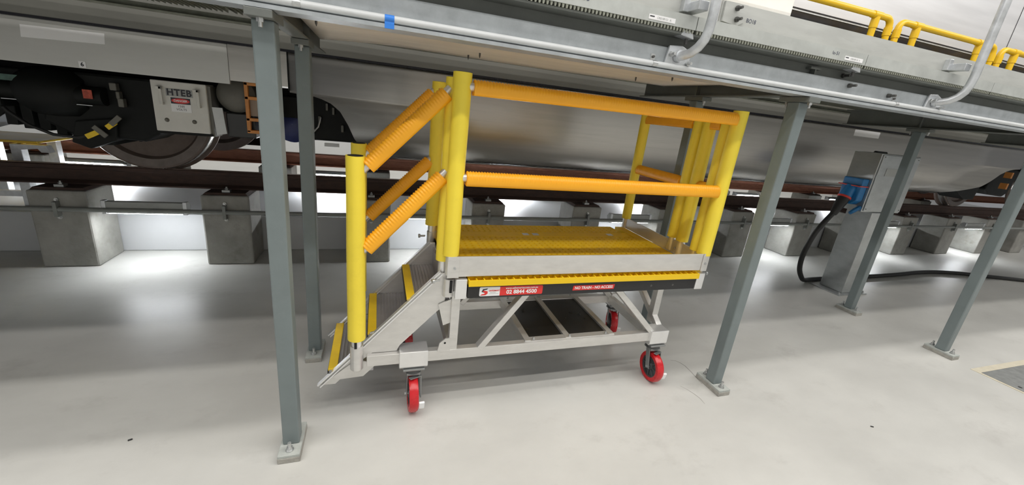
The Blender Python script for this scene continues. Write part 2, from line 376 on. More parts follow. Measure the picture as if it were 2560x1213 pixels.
# wheelsets
def wheelset(x, label=None):
    w = None
    for yc, s in ((4.13, -1), (5.635, 1)):
        prof = [(.075, s*.07), (.14, s*.075), (.16, s*.03), (.30, s*.022), (.355, s*.035), (.375, s*.066), (.44, s*.068), (.457, s*.058)]
        o = part('wheel', MB().lathe(prof+[(.46, s*.05), (.463, s*-.03), (.49, s*-.045), (.488, s*-.07), (.40, s*-.07), (.36, s*-.03), (.075, s*-.05)], (x, yc, 1.276), (0, 1, 0), 56), M_bog2, TR, smooth=True)
        part('rim', MB().lathe([(.376, s*.0672), (.376, s*.0692), (.438, s*.0712), (.438, s*.069)], (x, yc, 1.276), (0, 1, 0), 56), M_wrim, o, smooth=True)
        part('tread_band', MB().lathe([(.456, s*.0605), (.462, s*.052), (.4645, s*.03), (.4645, s*-.028), (.460, s*-.03)], (x, yc, 1.276), (0, 1, 0), 56), M_tyre, o, smooth=True)
        for k in range(3):
            a = math.radians(-110+120*k)
            part('web_hole', MB().tube([(x+.235*math.cos(a), yc+s*.02, 1.276+.235*math.sin(a)), (x+.235*math.cos(a), yc+s*.032, 1.276+.235*math.sin(a))], .021, 16), M_hole, o)
    part('axle', MB().tube([(x, 4.05, 1.276), (x, 5.71, 1.276)], .085, 20), M_bog, TR, smooth=True)
wheelset(-1.81); wheelset(9.55); wheelset(11.75)
# bogie frames
def bogie(x0, x1, xw):
    part('bogie_frame', MB().prism([(x0, 1.53), (x1, 1.53), (x1, 1.36), (xw+.42, 1.36), (xw+.30, 1.24), (xw-.38, 1.18), (xw-.55, 1.22), (xw-.8, 1.30), (x0, 1.30)], 3.72, 3.86), M_bog, TR, bevel=.01)
    part('axle_box', MB().prism([(xw-.26, 1.12), (xw+.16, 1.10), (xw+.26, 1.16), (xw+.30, 1.28), (xw+.30, 1.55), (xw-.34, 1.55), (xw-.40, 1.2)], 3.63, 4.0), M_bog, TR, bevel=.02)
    part('transom', MB().box(x0, x1, 3.9, 5.9, 1.42, 1.58), M_bog, TR)
bogie(-6.0, -.62, -1.81); bogie(8.95, 13.5, 9.55)
part('suspension_pod', MB().lathe([(.001, -.16), (.12, -.16), (.155, -.10), (.165, 0), (.155, .12), (.10, .18), (.001, .18)], (-2.12, 3.66, 1.40), (1, 0, .0), 24), M_bog, TR, smooth=True)
g = MB()
for i in range(7): g.box(-2.42+.085*i, -2.36+.085*i, 3.66, 3.98, 1.16-.016*i+random.uniform(-.01, .01), 1.42)
part('brake_caliper', g, M_bog, TR, bevel=.006)
part('brake_pad_holder', MB().prism([(-2.02, 1.22), (-1.78, 1.26), (-1.80, 1.10), (-1.96, 1.03), (-2.06, 1.07)], 3.60, 3.72), M_bog, TR, bevel=.008)
part('longitudinal_damper', MB().tube([(-2.9, 3.60, 1.395), (-1.82, 3.60, 1.40)], .062, 16), M_bog, TR, smooth=True)
part('damper_edge', MB().box(-2.35, -1.88, 3.556, 3.561, 1.333, 1.337), M_galv, TR)
part('bogie_side_box', MB().box(-4.2, -2.35, 3.55, 4.1, 1.28, 1.46), M_bog, TR, bevel=.02)
part('bogie_side_box', MB().prism([(-2.9, 1.30), (-2.35, 1.30), (-2.55, 1.15), (-2.78, 1.06), (-2.98, 1.04), (-4.0, 1.03), (-4.0, 1.30)], 3.7, 4.05), M_bog, TR, bevel=.02)
part('warning_tag', MB().box(-1.905, -1.855, 3.526, 3.530, 1.382, 1.44), mat('tag_red', (.42, .07, .04), .6, 0, .5, 40), TR, label='small red and white tag')
part('hose', MB().tube([(-2.43, 3.62, 1.33), (-2.36, 3.6, 1.25), (-2.27, 3.6, 1.17), (-2.15, 3.6, 1.115), (-2.02, 3.6, 1.105), (-1.93, 3.62, 1.13)], .011, 8), M_cable, TR, smooth=True)
for p0, p1, m in (((-1.955, 3.57, 1.118), (-1.87, 3.57, 1.165), M_nos), ((-1.83, 3.57, 1.19), (-1.775, 3.57, 1.235), M_nos), ((-1.80, 3.56, 1.215), (-1.74, 3.56, 1.275), M_tank), ((-1.90, 3.56, 1.195), (-1.835, 3.56, 1.13), M_tank)):
    part('hose_clamp', MB().beam(p0, p1, .012, .034), m, TR, bevel=.003)
for (x, z, w, h) in ((-1.76, 1.475, .04, .05), (-1.73, 1.37, .034, .06), (-1.74, 1.42, .022, .05)):
    part('bracket', MB().box(x-w/2, x+w/2, 3.575, 3.62, z-h/2, z+h/2), M_tank, TR, bevel=.006)
part('data_plate', MB().box(-2.325, -2.205, 3.544, 3.549, 1.452, 1.49), mat('tag_teal', (.06, .12, .10), .5, 0, .3, 30), TR)
part('warning_tag', MB().box(-2.62, -2.53, 3.546, 3.549, 1.325, 1.36), M_nos, TR, label='small yellow tag')
# equipment box with lettering
hx0, hx1, hz0, hz1, hy = -1.51, -1.183, 1.205, 1.552, 3.50
hb = part('equipment_box', MB().box(hx0, hx1, hy, hy+.16, hz0, hz1), M_boxw, TR, bevel=.006, label='off-white high voltage box lettered HTEB')
part('box_shadow_rim', MB().box(hx1-.004, hx1+.02, hy+.02, hy+.17, hz0-.02, hz1-.01), M_tank, hb)
part('box_base', MB().box(hx0, hx1+.01, hy+.006, hy+.16, hz0-.018, hz0-.002), M_bog, hb)
part('name_plate', MB().box(-1.425, -1.268, hy-.003, hy, 1.452, 1.502), M_grey, hb)
text('lettering', 'HTEB', .060, (-1.3465, hy-.003, 1.477), XD, ZD, M_stk_k, hb, sx=.95, thick=.0022, spacing=1.12)
part('warning_sign', MB().box(-1.403, -1.283, hy-.003, hy, 1.347, 1.446), M_stk_w, hb, label='small danger sign in red, black and white')
part('sign_header', MB().box(-1.401, -1.285, hy-.0036, hy-.003, 1.402, 1.444), M_stk_k, hb)
ov = MB(); ov.lathe([(.0001, 0), (1, 0), (1, .0008), (.0001, .0008)], (0, 0, 0), (0, -1, 0), 28)
ov.v = [(-1.343+v[0]*.054, hy-.0038+v[1]*.5, 1.423+v[2]*.017) for v in ov.v]; part('sign_oval', ov, M_stk_r, hb)
text('lettering', 'DANGER', .02, (-1.343, hy-.0044, 1.423), XD, ZD, M_stk_w, hb, thick=.0005)
text('lettering', '1500', .021, (-1.343, hy-.003, 1.386), XD, ZD, M_stk_k, hb)
text('lettering', 'VOLTS', .021, (-1.343, hy-.003, 1.364), XD, ZD, M_stk_k, hb)
for xx in (-1.457, -1.238):
    b = MB(); b.box(xx-.018, xx+.018, hy-.03, hy, 1.492, 1.512); b.box(xx+.0, xx+.018, hy-.03, hy-.018, 1.40, 1.512); b.box(xx-.0, xx+.018, hy-.03, hy, 1.388, 1.402)
    part('handle', b, M_boxw, hb, bevel=.003)
for xx in (-1.44, -1.275):
    part('latch', MB().lathe([(.0001, .010), (.007, .010), (.010, .004), (.015, 0)], (xx, hy, 1.285), (0, -1, 0), 18), M_tank, hb, smooth=True)
# tank, side plate, black box, orange bracket
part('air_tank', MB().lathe([(.001, -.02), (.09, -.012), (.128, .02), (.135, .06), (.135, .5)], (-1.02, 3.56, 1.50), (0, 1, 0), 32), M_tank, TR, smooth=True)
part('mounting_plate', MB().prism([(-1.165, 1.40), (-1.10, 1.40), (-1.085, 1.215), (-1.15, 1.20)], 3.52, 3.53), M_cond, TR)
part('relay_box', MB().box(-1.09, -.90, 3.55, 3.8, 1.19, 1.37), M_blkp, TR, bevel=.008)
ob = MB()
for xx in (-.945, -.745): ob.box(xx, xx+.025, 3.50, 3.53, 1.24, 1.61)
for zz in (1.245, 1.335, 1.49, 1.59): ob.box(-.945, -.72, 3.50, 3.56, zz-.012, zz+.012)
part('step_bracket', ob, M_orab, TR, bevel=.004, label='orange painted step bracket')
part('step_panel', MB().box(-.92, -.74, 3.53, 3.535, 1.36, 1.48), mat('step_panel_tan', (.33, .26, .20), .6), TR)
part('traction_motor', MB().lathe([(.001, -.02), (.10, -.015), (.155, .02), (.16, .05), (.16, .5)], (-.70, 3.86, 1.30), (0, 1, 0), 32), M_blue, TR, smooth=True, label='dark blue motor casing')
part('traction_box', MB().box(-.66, .18, 3.84, 4.5, 1.18, 1.6), M_bog, TR, bevel=.02)
for (x, z) in ((-.42, 1.47), (-.37, 1.44), (-.48, 1.36), (-.30, 1.30)):
    part('junction_fitting', MB().box(x-.01, x+.01, 3.8, 3.84, z-.03, z+.03), M_tank, TR, bevel=.004)
part('junction_plate', MB().box(-.45, -.33, 3.826, 3.84, 1.135, 1.165), M_cond, TR)
part('junction_cable', MB().tube([(-.62, 3.80, 1.2), (-.55, 3.79, 1.23), (-.49, 3.79, 1.30), (-.47, 3.80, 1.38)], .007, 6), M_galv, TR, smooth=True)
# far underfloor boxes seen under the train
for (x0, x1) in ((-1.75, -1.25), (-.2, .25), (3.3, 3.5)):
    part('underfloor_box', MB().box(x0, x1, 6.0, 6.3, .82, 1.05), M_bog, TR)
# labels stuck on the skirt
part('reflective_label', MB().prism([(-2.075, 1.793), (-1.668, 1.801), (-1.674, 1.737), (-2.082, 1.722)], YS+.001, YS+.0045), M_stk_w, TR, label='blank white strip label')
part('reflective_label', MB().box(5.41, 5.865, YS+.0005, YS+.0045, 1.748, 1.821), M_stk_w, TR, label='blank white strip label')
part('reflective_label', MB().box(1.50, 2.10, YS+.0005, YS+.0045, 1.79, 1.825), M_stk_w, TR, label='blank white strip label')
nb = part('number_label', MB().box(-1.828, -1.792, YS+.001, YS+.0045, 1.580, 1.618), M_stk_w, TR, label='small white label with the figure 6')
text('lettering', '6', .034, (-1.81, YS+.001, 1.599), XD, ZD, M_stk_k, nb, thick=.0008)
# right-hand bogie details
for z in (1.28, 1.45):
    part('step_bracket', MB().box(9.3, 9.34, 3.48, 3.56, z-.04, z+.05), M_orab, TR)
part('bogie_side_box', MB().prism([(8.35, 1.20), (8.75, 1.02), (9.0, 1.02), (9.1, 1.5), (8.8, 1.5)], 3.65, 3.95), M_bog, TR, bevel=.01)

# ================================================================== COLUMNS
CX = {'A': -.3665, 'C': 2.1254, 'E': 4.6173}; YN, YB = 1.651, 2.3835
cw = .0345
def column(x, y, label):
    t = thing('steel_column', label, 'column', (x, y, 0), 'square walkway support columns')
    part('grout_pad', MB().box(x-.046, x+.046, y-.099, y+.099, 0, .028), M_grout, t, bevel=.003)
    part('base_plate', MB().box(x-.045, x+.045, y-.0976, y+.0976, .028, .0413), M_plate, t, bevel=.0015)
    part('shaft', MB().box(x-cw, x+cw, y-cw, y+cw, .0413, 1.803), M_paint, t, bevel=.006)
    part('cap_plate', MB().box(x-.04, x+.04, y-.085, y+.085, 1.803, 1.828), M_dark, t, bevel=.002)
    for s in (-1, 1):
        b = MB(); p = (x, y+s*.066, .0413)
        b.tube([p, (p[0], p[1], .045)], .017, 16); b.tube([(p[0], p[1], .045), (p[0], p[1], .058)], .0135, 6); b.tube([(p[0], p[1], .058), (p[0], p[1], .082)], .0075, 10)
        part('anchor_bolt', b, M_bolt, t)
        b = MB(); b.tube([(x, y+s*.062, 1.803), (x, y+s*.062, 1.790)], .012, 6); b.tube([(x, y+s*.062, 1.79), (x, y+s*.062, 1.775)], .007, 8)
        part('cap_bolt', b, M_bolt, t)
    return t
cA = column(CX['A'], YN, 'nearest grey square steel column, left of the wheeled platform and closest to the camera')
def dcol(k, y, lb): return dup(cA, (CX[k]-CX['A'], y-YN, 0), lb)
dcol('C', YN, 'grey square steel column in front, just right of the wheeled platform')
dcol('E', YN, 'grey square steel column in front at the right edge of the photo')
dcol('A', YB, 'darker rear square column standing behind the platform stairs on the left')
dcol('C', YB, 'rear square column seen behind the right end of the yellow platform')
dcol('E', YB, 'rear square column standing in front of the power pedestal')

# ================================================================== WALKWAY
WK = thing('elevated_walkway', 'raised galvanised steel walkway running along the train on square columns', 'walkway', (2.125, 2.4, 1.83))
X0, X1 = -7.5, 12.5
ch = [(1.571, 1.830), (1.665, 1.830), (1.665, 1.838), (1.606, 1.842), (1.606, 1.930), (1.665, 1.931), (1.665, 1.937), (1.597, 1.937), (1.597, 1.846), (1.571, 1.843)]
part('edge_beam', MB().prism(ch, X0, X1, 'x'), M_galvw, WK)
for x in (-2.8584, CX['A'], CX['C'], CX['E'], 7.109):
    b = MB(); b.box(x-.036, x+.036, 1.60, 3.02, 1.830, 1.838); b.box(x-.004, x+.004, 1.612, 3.0, 1.838, 1.965); b.box(x-.036, x+.036, 1.612, 3.02, 1.965, 1.975)
    for yy in (1.66, 2.38): b.box(x-.034, x+.034, yy-.004, yy+.004, 1.838, 1.965)
    part('cross_beam', b, M_dark, WK)
part('recess_shade_bar', MB().box(X0, X1, 1.640, 1.664, 1.937, 2.010), M_dark, WK)  # dark backing bar stands in for the shadow under the plank overhang
part('recess_flange', MB().box(X0, X1, 1.556, 1.664, 1.988, 1.996), M_dark, WK)
part('rear_angle', MB().prism([(3.19, 1.955), (3.25, 1.955), (3.25, 1.998), (3.242, 1.998), (3.242, 1.963), (3.19, 1.963)], X0, X1, 'x'), M_dgrate, WK)
# deck panels: solid tread plates with a face band, teeth and ribs below
def deck_panel(xa, xb):
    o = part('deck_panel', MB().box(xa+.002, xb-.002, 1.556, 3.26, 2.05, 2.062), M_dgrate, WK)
    part('face_band', MB().box(xa+.002, xb-.002, 1.548, 1.556, 2.010, 2.062), M_plank, o)
    b = MB(); n = int((xb-xa)/.016)
    for i in range(n):
        x = xa+.004+(xb-xa-.008)*(i+.5)/n
        b.prism([(x-.0055, 2.011), (x+.0055, 2.011), (x+.003, 1.996), (x-.003, 1.996)], 1.550, 1.5555)
        b.prism([(x-.0055, 2.011), (x+.0055, 2.011), (x+.003, 1.998), (x-.003, 1.998)], 1.562, 1.566)
    tag(part('serrated_edge', b, M_dgrate, o), kind='stuff')
    b = MB()
    for i in range(int((xb-xa)/.03)):
        x = xa+.015+.03*i; b.box(x-.002, x+.002, 1.56, 3.24, 2.012, 2.05)
    for yy in range(16): b.box(xa+.004, xb-.004, 1.60+.105*yy, 1.604+.105*yy, 2.02, 2.05)
    tag(part('grating_bars', b, M_dgrate, o), kind='stuff')
    return o
xs = [-6.35, -5.26, -4.17, -3.08, -1.99, -.89, .20, 1.286, 2.366, 3.50, 4.60, 5.70, 6.80, 7.90, 9.0, 10.1]
for a, b in zip(xs, xs[1:]): deck_panel(a, b)
part('kick_plate', MB().box(X0, 1.415, 1.585, 1.592, 2.064, 2.158), M_galvp, WK)
part('kick_plate', MB().box(1.425, X1, 1.585, 1.592, 2.064, 2.158), M_galvp, WK)
sp = part('splice_plate', MB().prism([(1.435, 2.076), (1.52, 2.068), (1.56, 2.09), (1.56, 2.156), (1.435, 2.156)], 1.576, 1.584), M_galvp, WK)
for (x, z) in ((1.50, 2.135), (1.51, 2.092)):
    b = MB(); b.tube([(x, 1.576, z), (x, 1.566, z)], .0115, 6); b.tube([(x, 1.566, z), (x, 1.545, z)], .0062, 8); part('splice_bolt', b, M_boltd, sp)
text('handwriting', 'BO18', .024, (1.605, 1.585, 2.10), XD, ZD, M_ink, WK, sx=1.0)
text('handwriting', 'lo-53', .030, (.735, 1.548, 2.043), XD, ZD, M_ink, WK, sx=1.1)
text('handwriting', 'lo-51', .022, (2.14, 1.548, 2.038), XD, ZD, M_ink, WK, sx=1.1)
for (x, s) in ((1.105, 'CR0189-51  A'), (2.27, 'CR0189-54  A')):
    lb = part('part_label', MB().box(x-.062, x+.068, 1.5465, 1.548, 2.018, 2.036), M_stk_w, WK)
    text('lettering', s, .012, (x+.012, 1.5465, 2.0265), XD, ZD, M_grey, lb)
    part('label_logo', MB().box(x-.058, x-.036, 1.546, 1.5465, 2.027, 2.031), M_stk_k, lb)
# bent stanchions
def stanchion(x):
    pts = [(x-.035, 1.592, 1.905), (x-.028, 1.56, 1.907), (x-.018, 1.525, 1.917), (x-.008, 1.50, 1.938), (x, 1.484, 1.965), (x+.004, 1.476, 2.0), (x+.005, 1.472, 2.05), (x+.006, 1.472, 3.1)]
    o = part('stanchion', MB().tube(pts, .0195, 18), M_galv, WK, smooth=True, label='bent round galvanised stanchion tube')
    part('stanchion_base', MB().prism([(x-.095, 1.868), (x+.03, 1.862), (x+.038, 1.93), (x-.02, 1.952), (x-.085, 1.945)], 1.584, 1.597), M_galv, o, bevel=.004)
    for (dx, z) in ((-.073, 1.91), (.022, 1.882)):
        b = MB(); b.tube([(x+dx, 1.584, z), (x+dx, 1.572, z)], .0115, 6); b.tube([(x+dx, 1.572, z), (x+dx, 1.555, z)], .0065, 8); part('base_bolt', b, M_bolt, o)
    part('collar', MB().tube([(x-.035, 1.588, 1.905), (x-.031, 1.572, 1.906)], .026, 18), M_galv, o, smooth=True)
    b = MB(); b.box(x-.05, x+.0, 1.50, 1.585, 2.075, 2.112); b.box(x-.075, x-.045, 1.56, 1.586, 2.075, 2.135)
    part('kick_plate_bracket', b, M_galv, o, bevel=.003)
stanchion(1.285); stanchion(3.12)
# bolts through the web
for (x, z) in ((2.365, 1.965), (2.372, 1.915), (2.70, 1.90)):
    y0 = 1.641 if z > 1.937 else 1.598
    b = MB(); b.tube([(x, y0, z), (x, y0-.014, z)], .012, 6); b.tube([(x, y0-.014, z), (x, y0-.04, z)], .0065, 8); part('web_bolt', b, M_boltd, WK)
for x in (1.27, 2.34):
    part('panel_clip', MB().prism([(x-.05, 1.985), (x+.02, 1.975), (x+.01, 2.0), (x-.04, 2.008)], 1.553, 1.60), M_galv, WK, bevel=.003)
    part('panel_clip_bolt', MB().tube([(x+.0, 1.575, 1.985), (x+.0, 1.575, 1.955)], .007, 8), M_boltd, WK)
# conduit along the edge beam
cd = thing('edge_conduit', 'pale grey conduit running along the bottom of the walkway edge beam', 'conduit', (2, 1.580, 1.845))
part('pipe', MB().tube([(X0, 1.5805, 1.8605), (X1, 1.5805, 1.8605)], .0125, 14), M_cond, cd, smooth=True)
for x in (-.256, 1.134, 2.756, 4.4):
    part('saddle', MB().tube([(x-.012, 1.5805, 1.8605), (x+.012, 1.5805, 1.8605)], .0142, 14), M_bolt, cd, smooth=True)
    b = MB(); b.box(x-.012, x+.010, 1.5955, 1.598, 1.865, 1.902); part('saddle_lug', b, M_bolt, cd)
    part('saddle_screw', MB().tube([(x-.001, 1.5955, 1.89), (x-.001, 1.588, 1.89)], .0055, 8), M_boltd, cd)
tp = MB(); rows = []
for dx in (-.016, .016):
    rows.append([(.033+dx, 1.5805+.0134*math.cos(a), 1.8605+.0134*math.sin(a)) for a in [math.radians(d) for d in range(60, 240, 15)]]+[(.033+dx, 1.5700, 1.845), (.033+dx, 1.5700, 1.829), (.033+dx, 1.58, 1.8293)])
tp.quadgrid(rows)
tpo = part('blue_tape', tp, M_tape, None); tag(tpo, 'strip of blue masking tape wrapped on the walkway edge conduit', 'tape')
# plywood soffit
n = 28; rows = []; rows2 = []
def plyz(f, g): return 1.892+.010*g+.003*math.sin(f*9)*g-.020*max(0, 1-f*5)**1.5*g
for j in range(9):
    g = j/8; y = 1.668+(2.72-1.668)*g
    rows.append([(-.325+(2.085+.325-.0)*i/n*.998, y, plyz(i/n, g)) for i in range(n+1)])
mb = MB(); mb.quadgrid(rows)
ply = part('plywood_soffit', mb, M_ply, None, smooth=True); tag(ply, 'pale plywood sheet fixed under the walkway above the wheeled platform', 'plywood sheet')
ply.modifiers.new('thickness', 'SOLIDIFY').thickness = .012; ply.modifiers['thickness'].offset = 1
for (u, y) in ((-.26, 2.05), (.52, 2.58), (.55, 2.40), (1.62, 2.42), (1.67, 2.12)):
    z = plyz((u+.325)/2.41, (y-1.668)/1.032); b = MB(); b.tube([(u, y, z+.002), (u, y, z-.016), (u+.001, y, z-.028)], [.0055, .005, .001], 8)
    part('screw_point', b, M_boltd, ply)
part('split_mark', MB().box(.565, .64, 2.393, 2.397, 1.9015, 1.903), M_boltd, ply)

# yellow guardrails beyond the walkway
def guard(name, xa, xb, posts, y, zr, label, capL=False, capR=False):
    t = thing(name, label, 'guardrail', ((xa+xb)/2, y, 2.062), 'yellow guardrails')
    r = .030; el = .07
    pts = []
    pts += [(xa, y, 2.07), (xa, y, zr-el)]+[(xa+el*(1-math.cos(a)), y, zr-el+el*math.sin(a)) for a in [math.radians(d) for d in (22, 45, 68, 90)]]
    pts += [(xb-el*(1-math.cos(a)), y, zr-el+el*math.sin(a)) for a in [math.radians(d) for d in (90, 68, 45, 22)]]+[(xb, y, zr-el), (xb, y, 2.07)]
    part('rail_hoop', MB().tube(pts, r, 14), M_railY, t, smooth=True)
    for px in posts:
        part('post', MB().tube([(px, y, 2.07), (px, y, zr)], r, 14), M_railY, t, smooth=True)
        part('tee_joint', MB().tube([(px, y, zr-.12), (px, y, zr-.02)], r+.006, 14), M_railY, t, smooth=True)
        part('tee_joint', MB().tube([(px-.06, y, zr), (px+.06, y, zr)], r+.005, 14), M_railY, t, smooth=True)
    for px in (xa, xb):
        part('elbow_collar', MB().tube([(px, y, zr-.16), (px, y, zr-.08)], r+.006, 14), M_railY, t, smooth=True)
        part('foot_flange', MB().tube([(px, y, 2.062), (px, y, 2.072)], .055, 16), M_railY, t, smooth=True)
guard('guardrail', 1.7, 5.03, (4.80, 2.0), 3.19, 2.915, 'yellow tubular guardrail section at the top ending in a bend, left of the other two')
guard('guardrail', 5.175, 6.92, (5.46, 6.62), 3.19, 2.915, 'yellow tubular guardrail section in the middle, left of the second bent stanchion')
guard('guardrail', 7.08, 9.8, (7.36, 9.5), 3.19, 2.915, 'yellow tubular guardrail section at the top right corner')

# ================================================================== WHEELED ACCESS PLATFORM
PF = thing('access_platform', 'wheeled aluminium access platform with yellow deck, orange rails and side stairs', 'access platform', (1.0, 2.1, 0))
# --- lower frame
part('frame_rail', MB().box(-.045, 1.70, 1.785, 1.825, .298, .358), M_alu, PF, bevel=.003)
part('frame_rail', MB().box(-.045, 1.78, 2.30, 2.34, .298, .358), M_alu, PF, bevel=.003)
for x in (-.02, .37, 1.66): part('frame_crossmember', MB().box(x, x+.04, 1.825, 2.30, .300, .356), M_alu, PF, bevel=.003)
# --- uprights
for (x, y) in ((.365, 1.787), (.365, 2.295), (1.735, 1.90), (1.735, 2.295)):
    part('upright', MB().box(x, x+.045, y, y+.045, .355, .70), M_alu, PF, bevel=.003)
# --- braces
for y in (1.806, 2.318):
    part('diagonal_brace', MB().beam((.535, y, .345), (.775, y, .67), .035, .045, (0, 1, 0)), M_alu, PF, bevel=.003)
    part('diagonal_brace', MB().beam((1.345, y, .67), (1.675, y, .345), .035, .045, (0, 1, 0)), M_alu, PF, bevel=.003)
part('diagonal_brace', MB().beam((1.755, 1.85, .36), (1.755, 2.28, .66), .035, .04, (1, 0, 0)), M_alu, PF, bevel=.003)
part('diagonal_brace', MB().beam((.385, 1.90, .68), (.385, 2.28, .37), .035, .04, (1, 0, 0)), M_alu, PF, bevel=.003)
gp = MB().prism([(.305, .352), (.372, .352), (.372, .43), (.345, .43), (.315, .405)], 1.782, 1.79); g_ = part('gusset_plate', gp, M_alu, PF)
part('gusset_hole', MB().tube([(.343, 1.7815, .404), (.343, 1.784, .404)], .006, 12), M_hole, g_)
part('gusset_plate', MB().prism([(.30, .62), (.385, .66), (.385, .52), (.33, .50)], 1.80, 1.808), M_alu, PF)
# --- deck frame
part('deck_beam', MB().box(.33, 1.93, 1.80, 1.84, .668, .765), M_alu, PF, bevel=.003)
part('deck_beam', MB().box(.33, 1.93, 2.58, 2.62, .668, .765), M_alu, PF, bevel=.003)
for x in (.33, .72, 1.12, 1.51, 1.89): part('deck_joist', MB().box(x, x+.04, 1.84, 2.58, .69, .765), M_alu, PF, bevel=.003)
part('end_block', MB().box(.372, .430, 1.752, 1.80, .672, .778), M_alub, PF, bevel=.003)
part('end_block', MB().box(1.868, 1.925, 1.752, 1.80, .668, .772), M_alub, PF, bevel=.003)
# --- bumper with stickers
bu = part('bumper_bar', MB().box(.436, 1.866, 1.756, 1.80, .672, .742), M_blk, PF, bevel=.003, label='black rubber bumper bar with stickers')
for x in (1.545, 1.70):
    part('bumper_screw', MB().tube([(x, 1.7555, .703), (x, 1.757, .703)], .007, 12), M_boltd, bu)
def rrect(x0, x1, z0, z1, r, sl=(1, 1, 1, 1)):
    P = []
    for (cx, cz, a0, k) in ((x1-r, z1-r, 0, sl[1]), (x0+r, z1-r, 90, sl[0]), (x0+r, z0+r, 180, sl[3]), (x1-r, z0+r, 270, sl[2])):
        if k:
            for d in (0, 30, 60, 90): a = math.radians(a0+d); P.append((cx+r*math.cos(a), cz+r*math.sin(a)))
        else:
            a = math.radians(a0+45); P.append((cx+r*math.copysign(1, math.cos(a)), cz+r*math.copysign(1, math.sin(a))))
    return P
yb = 1.756
s1 = part('sticker', MB().prism(rrect(.497, .612, .682, .733, .007, (1, 0, 0, 1)), yb-.0012, yb), M_stk_w, bu, label='white sticker with a red and black S mark')
s2 = part('sticker', MB().prism(rrect(.606, .846, .682, .733, .007, (0, 1, 1, 0)), yb-.0014, yb), M_stk_r, bu, label='red sticker with a web address and telephone number')
s3 = part('sticker', MB().prism([(1.026, .694), (1.288, .694), (1.292, .722), (1.030, .722)], yb-.0014, yb), M_stk_r, bu, label='red sticker reading NO TRAIN - NO ACCESS')
text('lettering', 'www.safesmartaccess.com.au', .0165, (.727, yb-.0014, .7235), XD, ZD, M_stk_w, s2, sx=.92, thick=.0003)
text('lettering', '02 8844 4500', .031, (.727, yb-.0014, .7005), XD, ZD, M_stk_w, s2, sx=.99, thick=.0010)
text('lettering', 'NO TRAIN - NO ACCESS', .0225, (1.159, yb-.0014, .7078), XD, ZD, M_stk_w, s3, sx=.97, thick=.0007)
text('lettering', 'SAFESMART', .0125, (.577, yb-.0012, .712), XD, ZD, M_stk_r, s1, sx=.92, thick=.0003)
text('lettering', 'ACCESS', .0085, (.569, yb-.0012, .702), XD, ZD, M_grey, s1, sx=1.)
part('sticker_line', MB().box(.548, .60, yb-.0015, yb-.0012, .6935, .695), M_grey, s1)
part('s_mark', MB().prism([(.508, .707), (.515, .722), (.541, .725), (.536, .719), (.520, .716), (.524, .710), (.536, .706), (.530, .700), (.520, .703)], yb-.0018, yb-.0012), M_stk_k, s1)
part('s_mark', MB().prism([(.540, .709), (.541, .697), (.530, .688), (.502, .687), (.510, .693), (.526, .696), (.521, .705), (.512, .712), (.520, .714)], yb-.0020, yb-.0012), M_stk_r, s1)
# --- grating edge strip in front
es = MB(); es.box(.436, 1.872, 1.742, 1.750, .744, .776); es.box(.436, 1.872, 1.792, 1.80, .744, .776)
for i in range(37): x = .436+i*(1.872-.436-.006)/36; es.box(x, x+.006, 1.750, 1.792, .744, .776)
es.box(.436, 1.872, 1.75, 1.792, .744, .750)
part('grating_edge_strip', es, M_frpe, PF)
# --- deck grating panels (moulded mesh)
def mesh_panel(x0, x1, y0, y1, z, pitch, name='deck_grating'):
    fr = MB().box(x0, x1, y0, y0+.008, z-.03, z); fr.box(x0, x1, y1-.008, y1, z-.03, z); fr.box(x0, x0+.008, y0+.008, y1-.008, z-.03, z); fr.box(x1-.008, x1, y0+.008, y1-.008, z-.03, z)
    o = part(name, fr, M_frp, PF)
    b = MB(); nx = max(1, round((x1-x0)/pitch)); ny = max(1, round((y1-y0)/pitch)); w = pitch*.32
    for i in range(nx+1):
        x = x0+(x1-x0)*i/nx; b.box(max(x0, x-w), min(x1, x+w), y0, y1, z-.026, z)
    for j in range(ny+1):
        y = y0+(y1-y0)*j/ny; b.box(x0, x1, max(y0, y-w), min(y1, y+w), z-.026, z-.0003)
    tag(part('mesh_bars', b, M_frp, o), kind='stuff'); return o
mesh_panel(.345, 1.843, 1.806, 2.395, .79, .0385)
mesh_panel(.345, 1.80, 2.495, 2.655, .79, .0385)
part('deck_strip', MB().box(.345, 1.83, 2.398, 2.492, .752, .791), M_frp, PF, bevel=.002)
part('deck_strip', MB().box(1.848, 1.922, 1.78, 2.66, .752, .790), M_frp, PF, bevel=.002)
for x in (.985, 1.06, 1.66):
    part('latch_plate', MB().box(x-.022, x+.022, 2.42, 2.46, .791, .794), M_alub, PF, bevel=.001)
# --- kick plates
kp = part('kick_plate', MB().box(.330, 1.925, 1.764, 1.772, .790, .897), M_alu, PF, bevel=.002)
part('kick_plate_return', MB().box(.326, .385, 1.758, 1.764, .786, .899), M_alu, kp, bevel=.002)
part('kick_plate_return', MB().box(1.885, 1.93, 1.758, 1.764, .786, .90), M_alu, kp, bevel=.002)
for x in (.362, 1.905): part('kick_plate_bolt', MB().bolt((x, 1.758, .838), (0, -1, 0), .008, .005), M_bolt, kp)
part('kick_plate', MB().box(1.924, 1.932, 2.075, 2.665, .790, .872), M_alu, PF, bevel=.002)
part('kick_plate', MB().box(1.927, 1.935, 1.772, 2.085, .790, .882), M_alu, PF, bevel=.002)
for (y, z) in ((2.12, .855), (2.11, .81), (2.05, .83)): part('kick_plate_bolt', MB().bolt((1.924, y, z), (-1, 0, 0), .007, .005), M_bolt, PF)
